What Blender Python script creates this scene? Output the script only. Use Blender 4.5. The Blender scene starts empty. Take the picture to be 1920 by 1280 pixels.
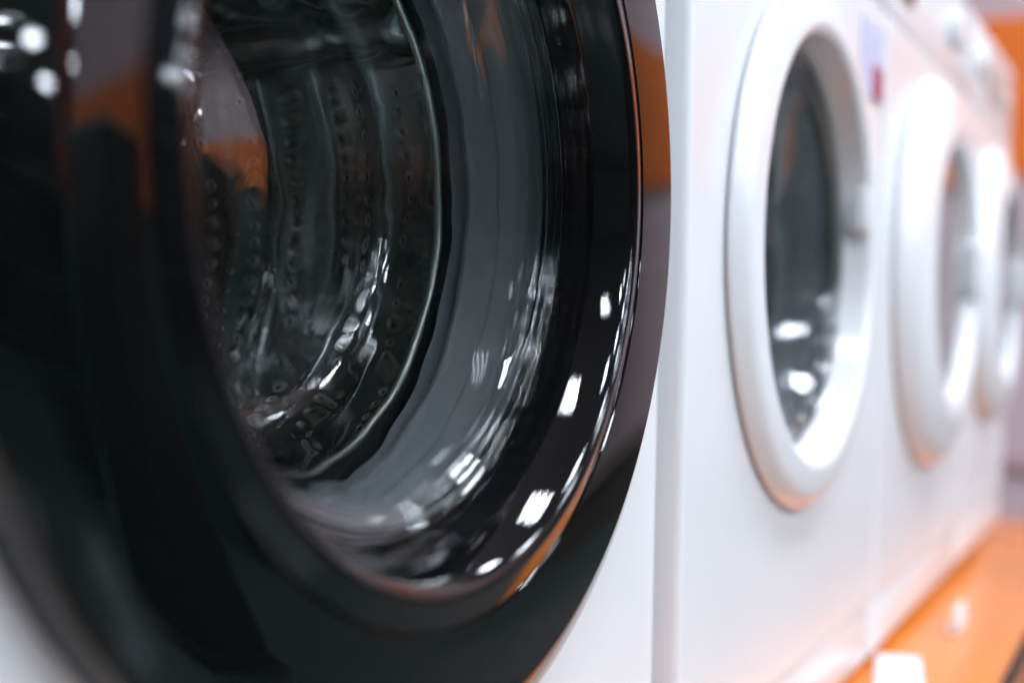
import bpy, bmesh, math, random
from mathutils import Vector, Matrix
random.seed(7)
PI = math.pi
scene = bpy.context.scene
COL = scene.collection

# ------------------------------------------------------------------ camera
TH, PIT, ROLL = math.radians(27.74), math.radians(-1.29), math.radians(1.04)
cam_data = bpy.data.cameras.new('camera')
cam = bpy.data.objects.new('camera', cam_data); COL.objects.link(cam)
Fv = Vector((math.cos(TH)*math.cos(PIT), math.sin(TH)*math.cos(PIT), math.sin(PIT)))
Uv = Vector((-math.sin(PIT)*math.cos(TH), -math.sin(PIT)*math.sin(TH), math.cos(PIT)))
Rv = Vector((math.sin(TH), -math.cos(TH), 0))
cr, sr = math.cos(ROLL), math.sin(ROLL)
right, up = Rv*cr + Uv*sr, Uv*cr - Rv*sr
m = Matrix((right, up, -Fv)).transposed().to_4x4()
m.translation = (-0.777, -0.2852, 0.3779)
cam.matrix_world = m
cam_data.sensor_width = 36
cam_data.lens = 2390*36/1920
cam_data.clip_start = 0.02
cam_data.clip_end = 100
cam_data.dof.use_dof = True
cam_data.dof.focus_distance = 0.72
cam_data.dof.aperture_fstop = 2.6
scene.camera = cam

# ------------------------------------------------------------------ world, exposure, render
world = bpy.data.worlds.new('World'); scene.world = world; world.use_nodes = True
bg = world.node_tree.nodes['Background']
bg.inputs[0].default_value = (0.55, 0.62, 0.65, 1); bg.inputs[1].default_value = 0.10
scene.view_settings.view_transform = 'Standard'
scene.view_settings.look = 'None'
scene.view_settings.gamma = 1.0
scene.view_settings.exposure = 0.0
LAMP = 142.0           # emission of the fluorescent tubes
cy = scene.cycles
cy.use_denoising = True
cy.max_bounces = 14; cy.transmission_bounces = 12; cy.glossy_bounces = 6; cy.diffuse_bounces = 4
cy.caustics_refractive = True; cy.caustics_reflective = True
cy.blur_glossy = 0.3
cy.sample_clamp_indirect = 10.0

# ------------------------------------------------------------------ materials
MATS = {}
def mat(name, base, rough=0.4, metal=0.0, ior=1.5, coat=0.0, emit=0.0, trans=0.0, spec=None,
        var=0.0, var_scale=20.0, rvar=0.0, bump=0.0, bump_scale=200.0, emit_col=None):
    mt = bpy.data.materials.new(name); mt.use_nodes = True
    nt = mt.node_tree; b = nt.nodes['Principled BSDF']
    b.inputs['Base Color'].default_value = (*base, 1)
    b.inputs['Roughness'].default_value = rough
    b.inputs['Metallic'].default_value = metal
    b.inputs['IOR'].default_value = ior
    b.inputs['Coat Weight'].default_value = coat
    b.inputs['Coat Roughness'].default_value = 0.03
    b.inputs['Transmission Weight'].default_value = trans
    if emit:
        b.inputs['Emission Color'].default_value = (*(emit_col or base), 1)
        b.inputs['Emission Strength'].default_value = emit
    if var or rvar or bump:
        tc = nt.nodes.new('ShaderNodeTexCoord')
        n = nt.nodes.new('ShaderNodeTexNoise'); n.inputs['Scale'].default_value = var_scale
        n.inputs['Detail'].default_value = 5
        nt.links.new(tc.outputs['Object'], n.inputs['Vector'])
        if var:
            mx = nt.nodes.new('ShaderNodeMix'); mx.data_type = 'RGBA'
            mx.inputs[6].default_value = (*[c*(1-var) for c in base], 1)
            mx.inputs[7].default_value = (*[min(1, c*(1+var)) for c in base], 1)
            nt.links.new(n.outputs['Fac'], mx.inputs[0]); nt.links.new(mx.outputs[2], b.inputs['Base Color'])
        if rvar:
            mr = nt.nodes.new('ShaderNodeMapRange')
            mr.inputs['To Min'].default_value = max(0, rough-rvar); mr.inputs['To Max'].default_value = rough+rvar
            nt.links.new(n.outputs['Fac'], mr.inputs['Value']); nt.links.new(mr.outputs[0], b.inputs['Roughness'])
        if bump:
            n2 = nt.nodes.new('ShaderNodeTexNoise'); n2.inputs['Scale'].default_value = bump_scale
            n2.inputs['Detail'].default_value = 2
            nt.links.new(tc.outputs['Object'], n2.inputs['Vector'])
            bp = nt.nodes.new('ShaderNodeBump'); bp.inputs['Strength'].default_value = bump
            bp.inputs['Distance'].default_value = 0.001
            nt.links.new(n2.outputs['Fac'], bp.inputs['Height']); nt.links.new(bp.outputs[0], b.inputs['Normal'])
    MATS[name] = mt
    return mt

mat('black_glass', (0.0025, 0.0032, 0.0032), 0.02, ior=1.5, rvar=0.012, var_scale=8)
mat('black_trim', (0.004, 0.004, 0.0045), 0.035, ior=1.55, bump=0.02, bump_scale=900)
mat('clear_glass', (0.90, 0.95, 0.94), 0.0, ior=1.5, trans=1.0)
mat('white_enamel', (0.80, 0.80, 0.82), 0.22, rvar=0.05, var=0.015, var_scale=6, bump=0.02, bump_scale=500)
mat('white_plastic', (0.83, 0.83, 0.85), 0.16, rvar=0.04, var_scale=12)
mat('rubber', (0.25, 0.25, 0.275), 0.38, var=0.12, var_scale=30, bump=0.05, bump_scale=300)
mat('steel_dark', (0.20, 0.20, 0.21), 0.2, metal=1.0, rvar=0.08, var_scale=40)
mat('steel', (0.56, 0.545, 0.53), 0.17, metal=1.0, rvar=0.08, var_scale=40)
mat('steel_edge', (0.92, 0.88, 0.83), 0.28, metal=1.0)
mat('dark_hole', (0.01, 0.01, 0.01), 0.6)
mat('orange_laminate', (0.80, 0.23, 0.03), 0.18, rvar=0.08, var=0.05, var_scale=3)
mat('orange_paint', (0.80, 0.17, 0.012), 0.45, var=0.04, var_scale=2)
mat('pink_paint', (0.60, 0.46, 0.48), 0.55, var=0.03, var_scale=2)
mat('skirting', (0.42, 0.24, 0.25), 0.4, var=0.05)
mat('floor_tile', (0.06, 0.085, 0.085), 0.25, var=0.06, var_scale=2.5, rvar=0.06)
mat('ceiling_board', (0.45, 0.44, 0.47), 0.8, var=0.04, var_scale=1.5)
mat('lamp_housing', (0.75, 0.75, 0.76), 0.3)
mat('tube', (0.9, 0.95, 1.0), 0.5, emit=LAMP, emit_col=(0.87, 0.96, 1.06))
mat('display_dark', (0.02, 0.03, 0.04), 0.08)
mat('display_grey', (0.45, 0.48, 0.50), 0.2)
mat('chrome', (0.75, 0.75, 0.77), 0.12, metal=1.0)
mat('sticker_blue', (0.55, 0.60, 0.80), 0.35, var=0.1, var_scale=30)
mat('sticker_red', (0.35, 0.03, 0.10), 0.35)
mat('card', (0.80, 0.80, 0.82), 0.5, var=0.03)
mat('card_print', (0.55, 0.50, 0.55), 0.5)
mat('black_metal', (0.008, 0.008, 0.009), 0.4, var=0.2)
mat('teal_panel', (0.02, 0.05, 0.05), 0.4, var=0.3, var_scale=3)
mat('bench_wood', (0.10, 0.075, 0.07), 0.5, var=0.2, var_scale=6)
mat('red_paint', (0.20, 0.01, 0.012), 0.45, var=0.05)
mat('cloth_cream', (0.62, 0.56, 0.50), 0.8, var=0.1)

# ------------------------------------------------------------------ helpers
def empty(name, loc):
    o = bpy.data.objects.new(name, None); COL.objects.link(o); o.location = loc
    o.empty_display_size = 0.1
    return o
def tag(o, label=None, cat=None, group=None, kind=None):
    if label: o['label'] = label
    if cat: o['category'] = cat
    if group: o['group'] = group
    if kind: o['kind'] = kind
    return o
def finish(name, bm, material, parent=None, loc=None, sharp=35, smooth=True):
    bmesh.ops.recalc_face_normals(bm, faces=bm.faces)
    ca = math.radians(sharp)
    for f in bm.faces: f.smooth = smooth
    for e in bm.edges:
        if len(e.link_faces) == 2 and e.calc_face_angle(0) > ca: e.smooth = False
    me = bpy.data.meshes.new(name); bm.to_mesh(me); bm.free()
    me.materials.append(MATS[material])
    o = bpy.data.objects.new(name, me); COL.objects.link(o)
    if parent: o.parent = parent
    if loc: o.location = loc
    return o
def fillet(pts, rad, n=4):
    """round the corners of an open (r,p) polyline; rad = one radius or a dict index->radius"""
    out = []
    for i, p in enumerate(pts):
        r = rad.get(i, 0) if isinstance(rad, dict) else rad
        if i in (0, len(pts)-1) or r == 0:
            out.append(p); continue
        a, b, c = Vector(pts[i-1]), Vector(p), Vector(pts[i+1])
        u, v = (a-b), (c-b); lu, lv = u.length, v.length
        k = min(r, lu*0.45, lv*0.45)
        p0, p1 = b+u/lu*k, b+v/lv*k
        for j in range(n+1):
            t = j/n
            out.append(tuple(p0*(1-t)**2 + b*2*t*(1-t) + p1*t*t))
    return out
def spline(pts, n=6):
    """Catmull-Rom through the points"""
    P = [Vector(p) for p in pts]; out = []
    for i in range(len(P)-1):
        a = P[i-1] if i else P[0]*2-P[1]; b = P[i]; c = P[i+1]; d = P[i+2] if i+2 < len(P) else P[-1]*2-P[-2]
        for j in range(n):
            t = j/n
            q = 0.5*((2*b)+(c-a)*t+(2*a-5*b+4*c-d)*t*t+(3*b-a-3*c+d)*t**3)
            out.append((q.x, q.y))
    out.append(tuple(P[-1]))
    return out
def lathe(bm, prof, seg=192, closed=False):
    """revolve (r, p) about the Y axis, p pointing to -Y"""
    rows = []
    for r, p in prof:
        if r < 1e-6:
            rows.append([bm.verts.new((0, -p, 0))])
        else:
            rows.append([bm.verts.new((r*math.cos(2*PI*k/seg), -p, r*math.sin(2*PI*k/seg))) for k in range(seg)])
    pairs = list(zip(rows, rows[1:]))
    if closed: pairs.append((rows[-1], rows[0]))
    for A, B in pairs:
        for k in range(seg):
            l = (k+1) % seg
            if len(A) == 1 and len(B) == 1: continue
            if len(A) == 1: bm.faces.new((A[0], B[k], B[l]))
            elif len(B) == 1: bm.faces.new((A[k], B[0], A[l]))
            else: bm.faces.new((A[k], B[k], B[l], A[l]))
def box(bm, x0, x1, y0, y1, z0, z1, bev=0.0, seg=3):
    r = bmesh.ops.create_cube(bm, size=1)
    bmesh.ops.scale(bm, vec=(x1-x0, y1-y0, z1-z0), verts=r['verts'])
    bmesh.ops.translate(bm, vec=((x0+x1)/2, (y0+y1)/2, (z0+z1)/2), verts=r['verts'])
    if bev:
        es = list({e for v in r['verts'] for e in v.link_edges})
        bmesh.ops.bevel(bm, geom=es, offset=bev, segments=seg, affect='EDGES', profile=0.5)
def boxobj(name, dims, material, parent=None, loc=None, bev=0.0, seg=3):
    bm = bmesh.new(); box(bm, *dims, bev, seg)
    return finish(name, bm, material, parent, loc)
def panel_with_hole(bm, x0, x1, z0, z1, rh, yf, yback, na=144, nt=22):
    """front sheet of a cabinet round a circular hole at the origin, y = yf(x, z); rim folded back to yback"""
    ang = sorted({round(2*PI*k/na, 6) for k in range(na)} | {round(math.atan2(z, x) % (2*PI), 6) for x in (x0, x1) for z in (z0, z1)})
    rows = []
    for a in ang:
        c, s = math.cos(a), math.sin(a)
        t = min((x1/c if c > 1e-9 else x0/c if c < -1e-9 else 1e9), (z1/s if s > 1e-9 else z0/s if s < -1e-9 else 1e9))
        row = []
        for j in range(nt+1):
            u = j/nt; u = 1-(1-u)**2.2
            r = rh+(t-rh)*u
            row.append(bm.verts.new((r*c, yf(r*c, r*s), r*s)))
        row.insert(0, bm.verts.new((rh*c, yf(rh*c, rh*s)+0.02, rh*s)))
        row.append(bm.verts.new((row[-1].co.x, yback, row[-1].co.z)))
        rows.append(row)
    n = len(rows)
    for i in range(n):
        A, B = rows[i], rows[(i+1) % n]
        for j in range(len(A)-1): bm.faces.new((A[j], A[j+1], B[j+1], B[j]))
    bm.faces.new([r[-1] for r in rows])

# ------------------------------------------------------------------ setting
FLOOR = -0.42
WALLX = 4.17
bm = bmesh.new(); box(bm, -9, 24, -20, 6, FLOOR-0.1, FLOOR)
tag(finish('floor', bm, 'floor_tile'), kind='structure')
wall = boxobj('end_wall', (WALLX, WALLX+0.15, -5.05, 3.0, FLOOR, 2.9), 'pink_paint'); tag(wall, kind='structure')
boxobj('orange_band', (WALLX-0.03, WALLX-0.002, -5.05, 3.0, 0.905, 1.475), 'orange_paint', wall)
boxobj('dado_rail', (WALLX-0.02, WALLX-0.002, -5.05, 3.0, -0.17, -0.12), 'skirting', wall, bev=0.004)
boxobj('skirting_board', (WALLX-0.02, WALLX-0.002, -5.05, 3.0, FLOOR+0.002, FLOOR+0.07), 'skirting', wall, bev=0.004)
boxobj('back_wall', (-9, WALLX, 0.78, 0.9, FLOOR, 2.9), 'pink_paint'); tag(bpy.data.objects['back_wall'], kind='structure')
CEIL = 2.9
ceil = boxobj('ceiling', (-9, 24, -20, 6, CEIL, CEIL+0.1), 'ceiling_board'); tag(ceil, kind='structure')
# recessed four-tube ceiling lights
hb = bmesh.new()
box(hb, -0.31, -0.29, -0.31, 0.31, -0.03, -0.002); box(hb, 0.29, 0.31, -0.31, 0.31, -0.03, -0.002)
box(hb, -0.288, 0.288, -0.31, -0.29, -0.03, -0.002); box(hb, -0.288, 0.288, 0.29, 0.31, -0.03, -0.002)
house = finish('ceiling_light', hb, 'lamp_housing', ceil)
tb = bmesh.new()
bmesh.ops.create_grid(tb, x_segments=1, y_segments=1, size=0.5)
bmesh.ops.scale(tb, vec=(0.56, 0.038, 1), verts=tb.verts)
bmesh.ops.rotate(tb, matrix=Matrix.Rotation(PI, 3, 'X'), verts=tb.verts)
tube_me = bpy.data.meshes.new('tube'); tb.to_mesh(tube_me); tb.free(); tube_me.materials.append(MATS['tube'])
spots = [(x, y) for x in (-1.1, 0.9, 2.9, 4.9, 6.9, 8.9, 10.9, 12.9) for y in (-0.9, -2.7, -4.5, -6.3, -8.1, -9.9, -11.7)] + [(-3.1, y) for y in (-2.7, -4.5, -6.3)]
for i, (x, y) in enumerate(spots):
    if i == 0: h = house
    else:
        h = house.copy(); COL.objects.link(h); h.parent = ceil
    h.location = (x, y, CEIL)
    for k in range(4):
        t = bpy.data.objects.new('tube', tube_me); COL.objects.link(t); t.parent = h
        t.location = (0, -0.207+0.138*k, -0.012)

# ------------------------------------------------------------------ display platform
plat = empty('display_platform', (0.9, 0.3, FLOOR))
boxobj('top_board', (-2.6, 0.93, -0.425, 0.38, -FLOOR-0.025, -FLOOR), 'orange_laminate', plat, bev=0.002)
boxobj('front_board', (-2.58, 0.92, -0.40, -0.38, 0.0, -FLOOR-0.026), 'orange_laminate', plat)
boxobj('edge_strip', (-2.6, 0.93, -0.4285, -0.4255, -FLOOR-0.023, -FLOOR-0.001), 'black_metal', plat)
tag(plat, 'glossy orange display platform carrying the row of washing machines', 'platform')

# ------------------------------------------------------------------ shared inner parts of a machine
def glass_bowl(parent, rf, depth, name='glass_bowl'):
    """rf flange radius, front at p=0 -> bowl floor at p=-depth"""
    k = rf/0.1603; d = depth/0.0985
    front = [(0.1603, -0.004), (0.1600, -0.0015), (0.1588, 0.0), (0.1572, -0.0004), (0.1560, -0.0022), (0.1550, -0.0028), (0.1540, -0.0020), (0.1525, -0.0022), (0.1505, -0.0050)]
    wallp = spline([(0.1505, -0.0050), (0.1492, -0.0056), (0.1474, -0.0082), (0.1460, -0.0094), (0.1438, -0.0145), (0.1415, -0.0205), (0.1362, -0.035), (0.1310, -0.053), (0.1266, -0.071), (0.1232, -0.0835), (0.1188, -0.0912), (0.1120, -0.0960), (0.102, -0.0975), (0.08, -0.0950), (0.05, -0.0915), (0.025, -0.0896), (0.0, -0.0888)], 5)
    back = spline([(0.0, -0.0950), (0.025, -0.0958), (0.05, -0.0978), (0.08, -0.1015), (0.102, -0.1042), (0.116, -0.1022), (0.1252, -0.0945), (0.1300, -0.082), (0.1345, -0.061), (0.1395, -0.043), (0.1450, -0.028), (0.1505, -0.0175), (0.1570, -0.0115), (0.1598, -0.0095)], 5)
    prof = spline(front, 3)[:-1]+wallp+back
    prof = [(max(0, r)*k, p*d) for r, p in prof]
    prof[len(spline(front, 3))-1+len(wallp)-1] = (0, -0.0888*d)
    prof = [(0 if r < 1e-4 else r, p) for r, p in prof]
    bm = bmesh.new(); lathe(bm, prof, 224, closed=True)
    nfront = next(i for i, q in enumerate(prof) if q[0] == 0)*224+1
    for i, v in enumerate(bm.verts):            # pressed glass is never quite even
        r = math.hypot(v.co.x, v.co.z)
        if r > 0.150*k: continue
        wallw = min(1, max(0, (r-0.095*k)/0.03)); w = min(1, (0.150*k-r)/0.012)
        X, Y, Z = v.co*60
        if i >= nfront: X, Y, Z = 0.6*X+2, Y*1.2+1, 0.6*Z-1.5
        h = 0.00016*math.sin(1.9*X+1.1*Y+0.7*Z)+0.00014*math.sin(-1.3*X+2.3*Y+1.7*Z+1)+0.00008*math.sin(2.7*X-1.9*Y+3.1*Z+2)+0.00005*math.sin(5*Z+4*Y-3*X)
        v.co.y += h*w*(0.5*wallw+(1-wallw)*(0.55 if i >= nfront else 0.15))
        if r > 0.02: f = 1+h*w*wallw/r; v.co.x *= f; v.co.z *= f
    bmesh.ops.remove_doubles(bm, verts=bm.verts, dist=1e-6)
    return finish(name, bm, 'clear_glass', parent, sharp=70)
def gasket(parent):
    prof = spline([(0.190, -0.022), (0.178, -0.024), (0.1735, -0.0315), (0.1715, -0.0335), (0.1712, -0.0370), (0.1690, -0.0405), (0.1690, -0.0440), (0.1655, -0.0485), (0.1622, -0.0560), (0.1618, -0.0590), (0.1555, -0.069), (0.1535, -0.0715), (0.1548, -0.0745), (0.1600, -0.0765), (0.1640, -0.0800), (0.1580, -0.0835), (0.1575, -0.0850), (0.175, -0.0885), (0.190, -0.089)], 5)
    bm = bmesh.new(); lathe(bm, prof, 160)
    return finish('gasket', bm, 'rubber', parent, sharp=60)
def drum(parent, detail=True):
    RD, P0, P1 = 0.232, -0.092, -0.375
    prof = fillet([(0.1475, P0+0.002), (0.165, P0), (RD-0.012, P0-0.01), (RD, P0-0.03), *[q for j in range(5) for q in ((RD, P0-0.0545-0.041*j+0.006), (RD-0.0035, P0-0.0545-0.041*j+0.002), (RD-0.0035, P0-0.0545-0.041*j-0.002), (RD, P0-0.0545-0.041*j-0.006))], (RD, P1+0.03), (RD-0.03, P1), (0.10, P1-0.004), (0.07, P1+0.012), (0.0, P1+0.014)], 0.006, 4)
    bm = bmesh.new(); lathe(bm, prof, 128)
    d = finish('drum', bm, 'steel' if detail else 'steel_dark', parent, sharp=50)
    lip = bmesh.new()
    lathe(lip, [(0.1462+0.0026*math.cos(a), -0.0875+0.0026*math.sin(a)) for a in [2*PI*i/12 for i in range(12)]], 160, closed=True)
    finish('rim', lip, 'steel_edge', d, sharp=80)
    if not detail: return d
    hb = bmesh.new(); rb = bmesh.new()
    def hole(c, n, u, v, r):
        ring = []
        for rr, h in ((r*2.1, 0.0002), (r*1.4, 0.0026), (r*0.7, 0.0010)):
            ring.append([c+n*h+(u*math.cos(2*PI*k/8)+v*math.sin(2*PI*k/8))*rr for k in range(8)])
        rv = [[rb.verts.new(p) for p in q] for q in ring]
        for A, B in zip(rv, rv[1:]):
            for k in range(8): rb.faces.new((A[k], A[(k+1) % 8], B[(k+1) % 8], B[k]))
        hb.faces.new([hb.verts.new(p-n*0.0006) for p in ring[2]])
    nA = 104
    for j in range(11):
        dep = 0.1260+0.0205*j
        for k in range(nA):
            if (k+j) % 13 in (0,): continue
            a = 2*PI*(k+0.5*(j % 2))/nA
            if any(abs((a-q+PI) % (2*PI)-PI) < 0.16 for q in (0.55, 2.64, 4.74)): continue
            n = Vector((-math.cos(a), 0, -math.sin(a)))
            c = Vector((RD*math.cos(a), dep, RD*math.sin(a)))
            hole(c, n, Vector((0, 1, 0)), Vector((-math.sin(a), 0, math.cos(a))), 0.0026)
    for ring_r, cnt in ((0.115, 30), (0.135, 36), (0.155, 42), (0.175, 48), (0.192, 54)):
        for k in range(cnt):
            if k % 6 == 0: continue
            a = 2*PI*k/cnt
            c = Vector((ring_r*math.cos(a), -P1+0.0025, ring_r*math.sin(a)))
            hole(c, Vector((0, -1, 0)), Vector((1, 0, 0)), Vector((0, 0, 1)), 0.0026)
    o = finish('hole_rims', rb, 'steel_edge', d, sharp=80); o['kind'] = 'stuff'
    o = finish('holes', hb, 'dark_hole', d); o['kind'] = 'stuff'
    for q in (0.55, 2.64, 4.74):
        pb = bmesh.new(); rows = []
        for i in range(13):
            u = i/12; dep = 0.125+0.225*u
            e = math.sin(PI*min(max(u*1.0, 0.0), 1.0))**0.35 if 0 < u < 1 else 0
            row = []
            for j in range(11):
                w = -1+2*j/10
                hgt = 0.034*e*(1-abs(w)**2.6)
                ang = q+w*0.125
                r = RD-0.001-hgt
                row.append(pb.verts.new((r*math.cos(ang), dep, r*math.sin(ang))))
            rows.append(row)
        for A, B in zip(rows, rows[1:]):
            for j in range(10): pb.faces.new((A[j], A[j+1], B[j+1], B[j]))
        finish('paddle', pb, 'steel', d, sharp=60)
    return d

# ------------------------------------------------------------------ machine with the black door
Y1 = 0.0105
C1 = (-0.3058, 0.0, 0.4367)
m1 = empty('washing_machine', (-0.3, 0.28, 0.0))
def loc1(o):  # children are modelled round the door centre
    o.location = (C1[0]+0.3, -0.28, C1[2]); return o
def edge_round(x, z, x0, x1, z0, z1, rx=0.012, sl=0.0):
    d = min(x-x0, x1-x, z-z0, z1-z)
    y = 0.0
    if d < rx: y += rx-math.sqrt(max(0, rx*rx-(rx-max(d, 0))**2))
    if sl:
        q = min(1, max(0, 1-(x1-x)/0.07)); y += sl*q*q
    return y
zz0, zz1 = 0.012-C1[2], 0.845-C1[2]
bm = bmesh.new()
panel_with_hole(bm, -0.292, 0.302, zz0, zz1, 0.186, lambda x, z: Y1+edge_round(x, z, -0.292, 0.302, zz0, zz1, 0.007, 0.002), 0.58)
cab = loc1(finish('cabinet', bm, 'white_enamel', m1, sharp=40))
# door: bezel (flat black glass ring with bevelled edge), trim ring, clear bowl
bez = fillet([(0.2575, -0.0125), (0.2575, 0.0086), (0.2405, 0.0156), (0.1935, 0.0169), (0.1925, 0.0130), (0.1925, -0.0125)], {1: 0.0012, 2: 0.0008, 3: 0.0006}, 3)
bm = bmesh.new(); lathe(bm, bez, 256, closed=True)
door1 = loc1(finish('door', bm, 'black_glass', m1, sharp=14))
trim = [(0.1917, -0.0125)] + spline([(0.1917, 0.0167), (0.1880, 0.0178), (0.1842, 0.0189), (0.1804, 0.0199), (0.1768, 0.0198), (0.1732, 0.0172), (0.1702, 0.0131), (0.1668, 0.0075), (0.1642, 0.0022)], 5) \
    + spline([(0.1634, 0.0008), (0.1625, -0.0040), (0.1618, -0.0100), (0.1607, -0.0160)], 4) + [(0.1607, -0.0290), (0.1750, -0.0290)]
bm = bmesh.new(); lathe(bm, trim, 256, closed=True)
finish('trim_ring', bm, 'black_trim', door1, sharp=24)
g1 = glass_bowl(door1, 0.1603, 0.092); g1.location = (0, 0.0165, 0)
loc1(gasket(m1)); loc1(drum(m1))
for x in (-0.25, 0.25):
    for y in (-0.22, 0.25):
        f = bmesh.new(); bmesh.ops.create_cone(f, cap_ends=True, segments=16, radius1=0.02, radius2=0.016, depth=0.014)
        finish('foot', f, 'black_metal', m1, (x, y, 0.007))
tag(m1, 'nearest washing machine, white with a large glossy black round door and clear glass bowl', 'washing machine', 'washing machines in a row')

# ------------------------------------------------------------------ white machines
def white_machine(x, variant, W=0.295, k=1.0):
    root = empty('washing_machine', (x, 0.29, 0.0))
    CZ = 0.4367
    def at(o, dz=0.0, dx=0.0, dy=0.0): o.location = (dx, -0.29+dy, dz); return o
    z0, z1 = 0.078-CZ, 0.705-CZ
    bm = bmesh.new()
    panel_with_hole(bm, -W, W, z0, z1, 0.177, lambda px, pz: edge_round(px, pz, -W, W, z0, z1, 0.006), 0.57)
    at(finish('cabinet', bm, 'white_enamel', root, sharp=40), CZ)
    at(boxobj('kick_panel', (-W+0.001, W-0.001, 0.004, 0.56, 0.014, 0.075), 'white_enamel', root, bev=0.006))
    cp = at(boxobj('control_panel', (-W, W, 0.000, 0.57, 0.7052, 0.832), 'white_enamel', root, bev=0.003, seg=3))
    dm = {1: 'display_dark', 2: 'display_dark', 3: 'display_grey'}[variant]
    dx0, dx1 = {1: (-0.05, 0.09), 2: (-0.27, -0.16), 3: (-0.09, 0.10)}[variant]
    boxobj('display', (dx0, dx1, -0.003, -0.0005, 0.735, 0.80), dm, cp, bev=0.0015)
    kb = bmesh.new(); lathe(kb, fillet([(0.026, 0.0), (0.025, 0.010), (0.020, 0.013), (0.0, 0.0135)], 0.003, 3), 48)
    finish('knob', kb, 'white_plastic', cp, ({1: -0.10, 2: 0.12, 3: -0.17}[variant], -0.0003, 0.77))
    for i in range(3):
        bb = bmesh.new(); lathe(bb, fillet([(0.007, 0.0), (0.0065, 0.004), (0.0, 0.005)], 0.001, 2), 20)
        finish('button', bb, 'white_plastic', cp, (W-0.06+0.02*(i-1), -0.0003, 0.77))
    # door ring
    if variant == 1:
        prof = fillet([(0.2140, -0.002), (0.2140, 0.0015), (0.2200, 0.0025), (0.2200, 0.0055), (0.2090, 0.0165), (0.1840, 0.0190), (0.1772, 0.0145), (0.1722, -0.006), (0.1690, -0.012), (0.19, -0.014)], {3: 0.002, 4: 0.008, 5: 0.006, 6: 0.003, 7: 0.003}, 5)
        gz, gf, gd = 0.0082, 0.1708, 0.095
    else:
        prof = fillet([(0.2360, -0.002), (0.2360, 0.002), (0.2430, 0.003), (0.2430, 0.009), (0.2280, 0.026), (0.1800, 0.0375), (0.1620, 0.0340), (0.1502, 0.0240), (0.1500, -0.030), (0.19, -0.030)], {3: 0.004, 4: 0.010, 5: 0.008, 6: 0.005, 7: 0.003}, 5)
        gz, gf, gd = -0.0145, 0.149, 0.075
    prof = [(r*k, p) if r > 0.165 else (r, p) for r, p in prof]
    bm = bmesh.new(); lathe(bm, prof, 160, closed=True)
    door = at(finish('door', bm, 'white_plastic', root, sharp=40), CZ)
    if variant == 1:
        g = glass_bowl(door, gf, gd); g.location = (0, gz, 0)
        hb = bmesh.new(); box(hb, 0.161, 0.1815, -0.0170, 0.006, 0.022, 0.080, 0.009, 5)
    else:
        # nearly flat cover glass
        gp = spline([(0.1495, 0.021), (0.140, 0.0225), (0.12, 0.0235), (0.08, 0.0245), (0.0, 0.025)], 6)+spline([(0.0, 0.020), (0.08, 0.0195), (0.12, 0.0185), (0.140, 0.0175), (0.1495, 0.016)], 6)
        gp = [(0 if r < 1e-4 else r, p) for r, p in gp]
        bm = bmesh.new(); lathe(bm, gp, 128, closed=True); bmesh.ops.remove_doubles(bm, verts=bm.verts, dist=1e-6)
        finish('cover_glass', bm, 'clear_glass', door, sharp=70)
        hb = bmesh.new(); box(hb, 0.142, 0.180, -0.041, -0.012, -0.03, 0.05, 0.008, 4)
    finish('handle', hb, 'white_plastic', door)
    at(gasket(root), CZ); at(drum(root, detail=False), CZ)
    for fx in (-W+0.045, W-0.045):
        for fy in (-0.24, 0.24):
            f = bmesh.new(); bmesh.ops.create_cone(f, cap_ends=True, segments=16, radius1=0.02, radius2=0.016, depth=0.016)
            finish('foot', f, 'black_metal', root, (fx, fy, 0.008))
    return root, door
m2, d2 = white_machine(0.300, 1)
tag(m2, 'white washing machine with white round door, directly right of the black-doored machine', 'washing machine', 'washing machines in a row')
st = boxobj('sticker', (0.19, 0.285, -0.2915, -0.2902, 0.600, 0.675), 'sticker_blue', m2)
boxobj('print', (0.235, 0.28, -0.2925, -0.2916, 0.602, 0.635), 'sticker_red', st)
m3, d3 = white_machine(0.902, 2)
tag(m3, 'blurred white washing machine third in the row, orange reflected in its door glass', 'washing machine', 'washing machines in a row')
m4, d4 = white_machine(1.447, 3, 0.245, 0.92)
tag(m4, 'farthest white washing machine of the row, pale display, against the orange wall band', 'washing machine', 'washing machines in a row')

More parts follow.
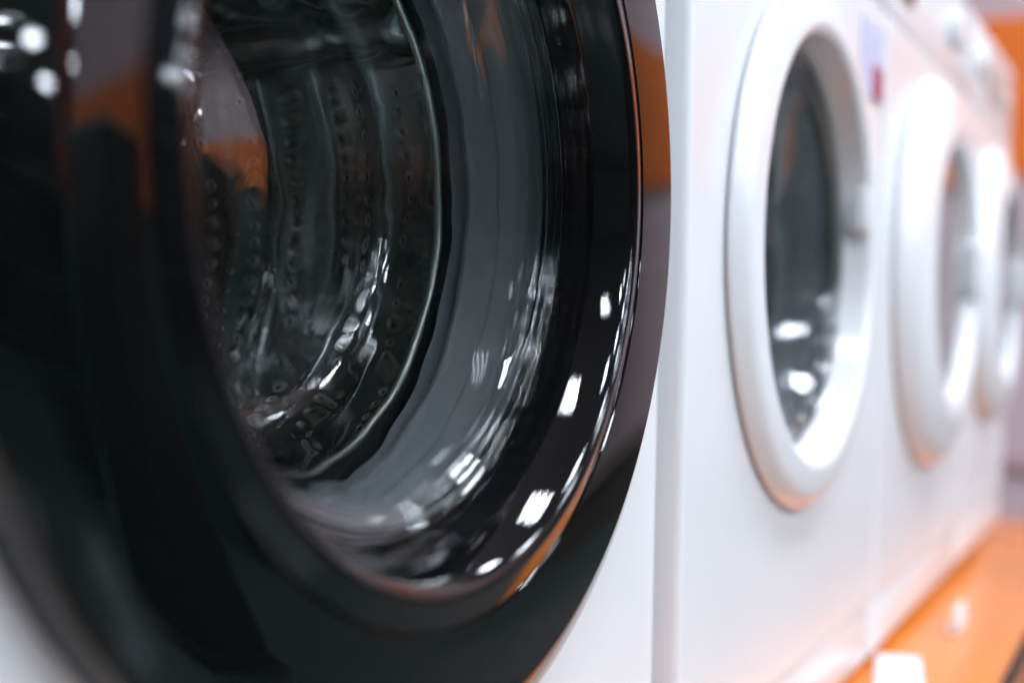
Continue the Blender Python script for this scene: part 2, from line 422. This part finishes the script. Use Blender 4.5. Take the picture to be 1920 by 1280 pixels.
# ------------------------------------------------------------------ price cards on the platform
def price_card(x, y, w, h, tilt, rz, label):
    root = empty('price_card', (x, y, 0.001)); root.rotation_euler = (0, 0, rz)
    bm = bmesh.new(); box(bm, -w/2, w/2, -0.0015, 0.0015, 0, h, 0.0006, 2)
    bmesh.ops.rotate(bm, matrix=Matrix.Rotation(tilt, 3, 'X'), verts=bm.verts)
    finish('card', bm, 'card', root)
    bm = bmesh.new(); box(bm, -w/2, w/2, 0.0, 0.014, 0.0, 0.0025, 0.0006, 2)
    finish('base', bm, 'card', root)
    tag(root, label, 'price card')
lf = boxobj('leaflet', (-0.075, 0.075, -0.024, 0.024, 0.0, 0.0012), 'card', None, (0.608, -0.028, 0.002))
lf.rotation_euler = (0, 0, 0.2)
tag(lf, 'white paper leaflet lying flat on the orange platform at the lower edge', 'leaflet')
price_card(0.86, -0.055, 0.075, 0.028, -0.15, 0.0, 'small greyish price card standing on the orange platform under the third machine')

# ------------------------------------------------------------------ things seen only as reflections in the black door
c = empty('display_column', (1.22, -1.62, FLOOR))
boxobj('body', (-0.17, 0.17, -0.17, 0.17, 0.0, 1.16), 'black_metal', c, bev=0.02)
boxobj('plinth', (-0.19, 0.19, -0.19, 0.19, 0.0, 0.05), 'black_metal', c, bev=0.005)
tag(c, 'tall black display column mirrored as the darkest patch in the black door', 'display column')
p = boxobj('red_post', (-0.1, 0.1, -0.1, 0.1, 0, 3.0), 'red_paint', None, (4.25, -5.45, FLOOR), bev=0.01)
tag(p, 'dark red post mirrored at the left edge of the black door', 'post')

k = empty('display_counter', (3.75, -3.9, FLOOR))
boxobj('body', (-0.3, 0.3, -1.1, 1.1, 0.0, 1.22), 'teal_panel', k, bev=0.01)
boxobj('counter_top', (-0.33, 0.33, -1.13, 1.13, 1.222, 1.25), 'teal_panel', k, bev=0.004)
tag(k, 'dark teal shop counter mirrored under the orange band in the black door', 'counter')

b = empty('added_dark_bench', (3.7, -1.8, FLOOR))  # added out of frame; its dark bulk dims what the door mirrors low down
boxobj('seat', (-0.3, 0.3, -0.9, 0.9, 0.24, 0.30), 'bench_wood', b, bev=0.008)
boxobj('base', (-0.27, 0.27, -0.87, 0.87, 0.0, 0.239), 'bench_wood', b)
tag(b, 'low dark brown bench added at the end wall to darken the low reflections in the black door', 'bench')
sh = empty('shop_shelf', (0.3, -3.4, FLOOR))
boxobj('back_panel', (-1.9, 1.9, -0.2, -0.16, 0.0, 1.18), 'teal_panel', sh)
for zb in (0.05, 0.45, 0.80, 1.15):
    boxobj('shelf_board', (-1.9, 1.9, -0.158, 0.22, zb, zb+0.03), 'teal_panel', sh, bev=0.003)
for xb in (-1.92, 1.92):
    boxobj('side_panel', (xb-0.018, xb+0.018, -0.2, 0.22, 0.0, 1.2), 'black_metal', sh)
tag(sh, 'dark shop shelving across the aisle mirrored in the left of the black door', 'shelving')
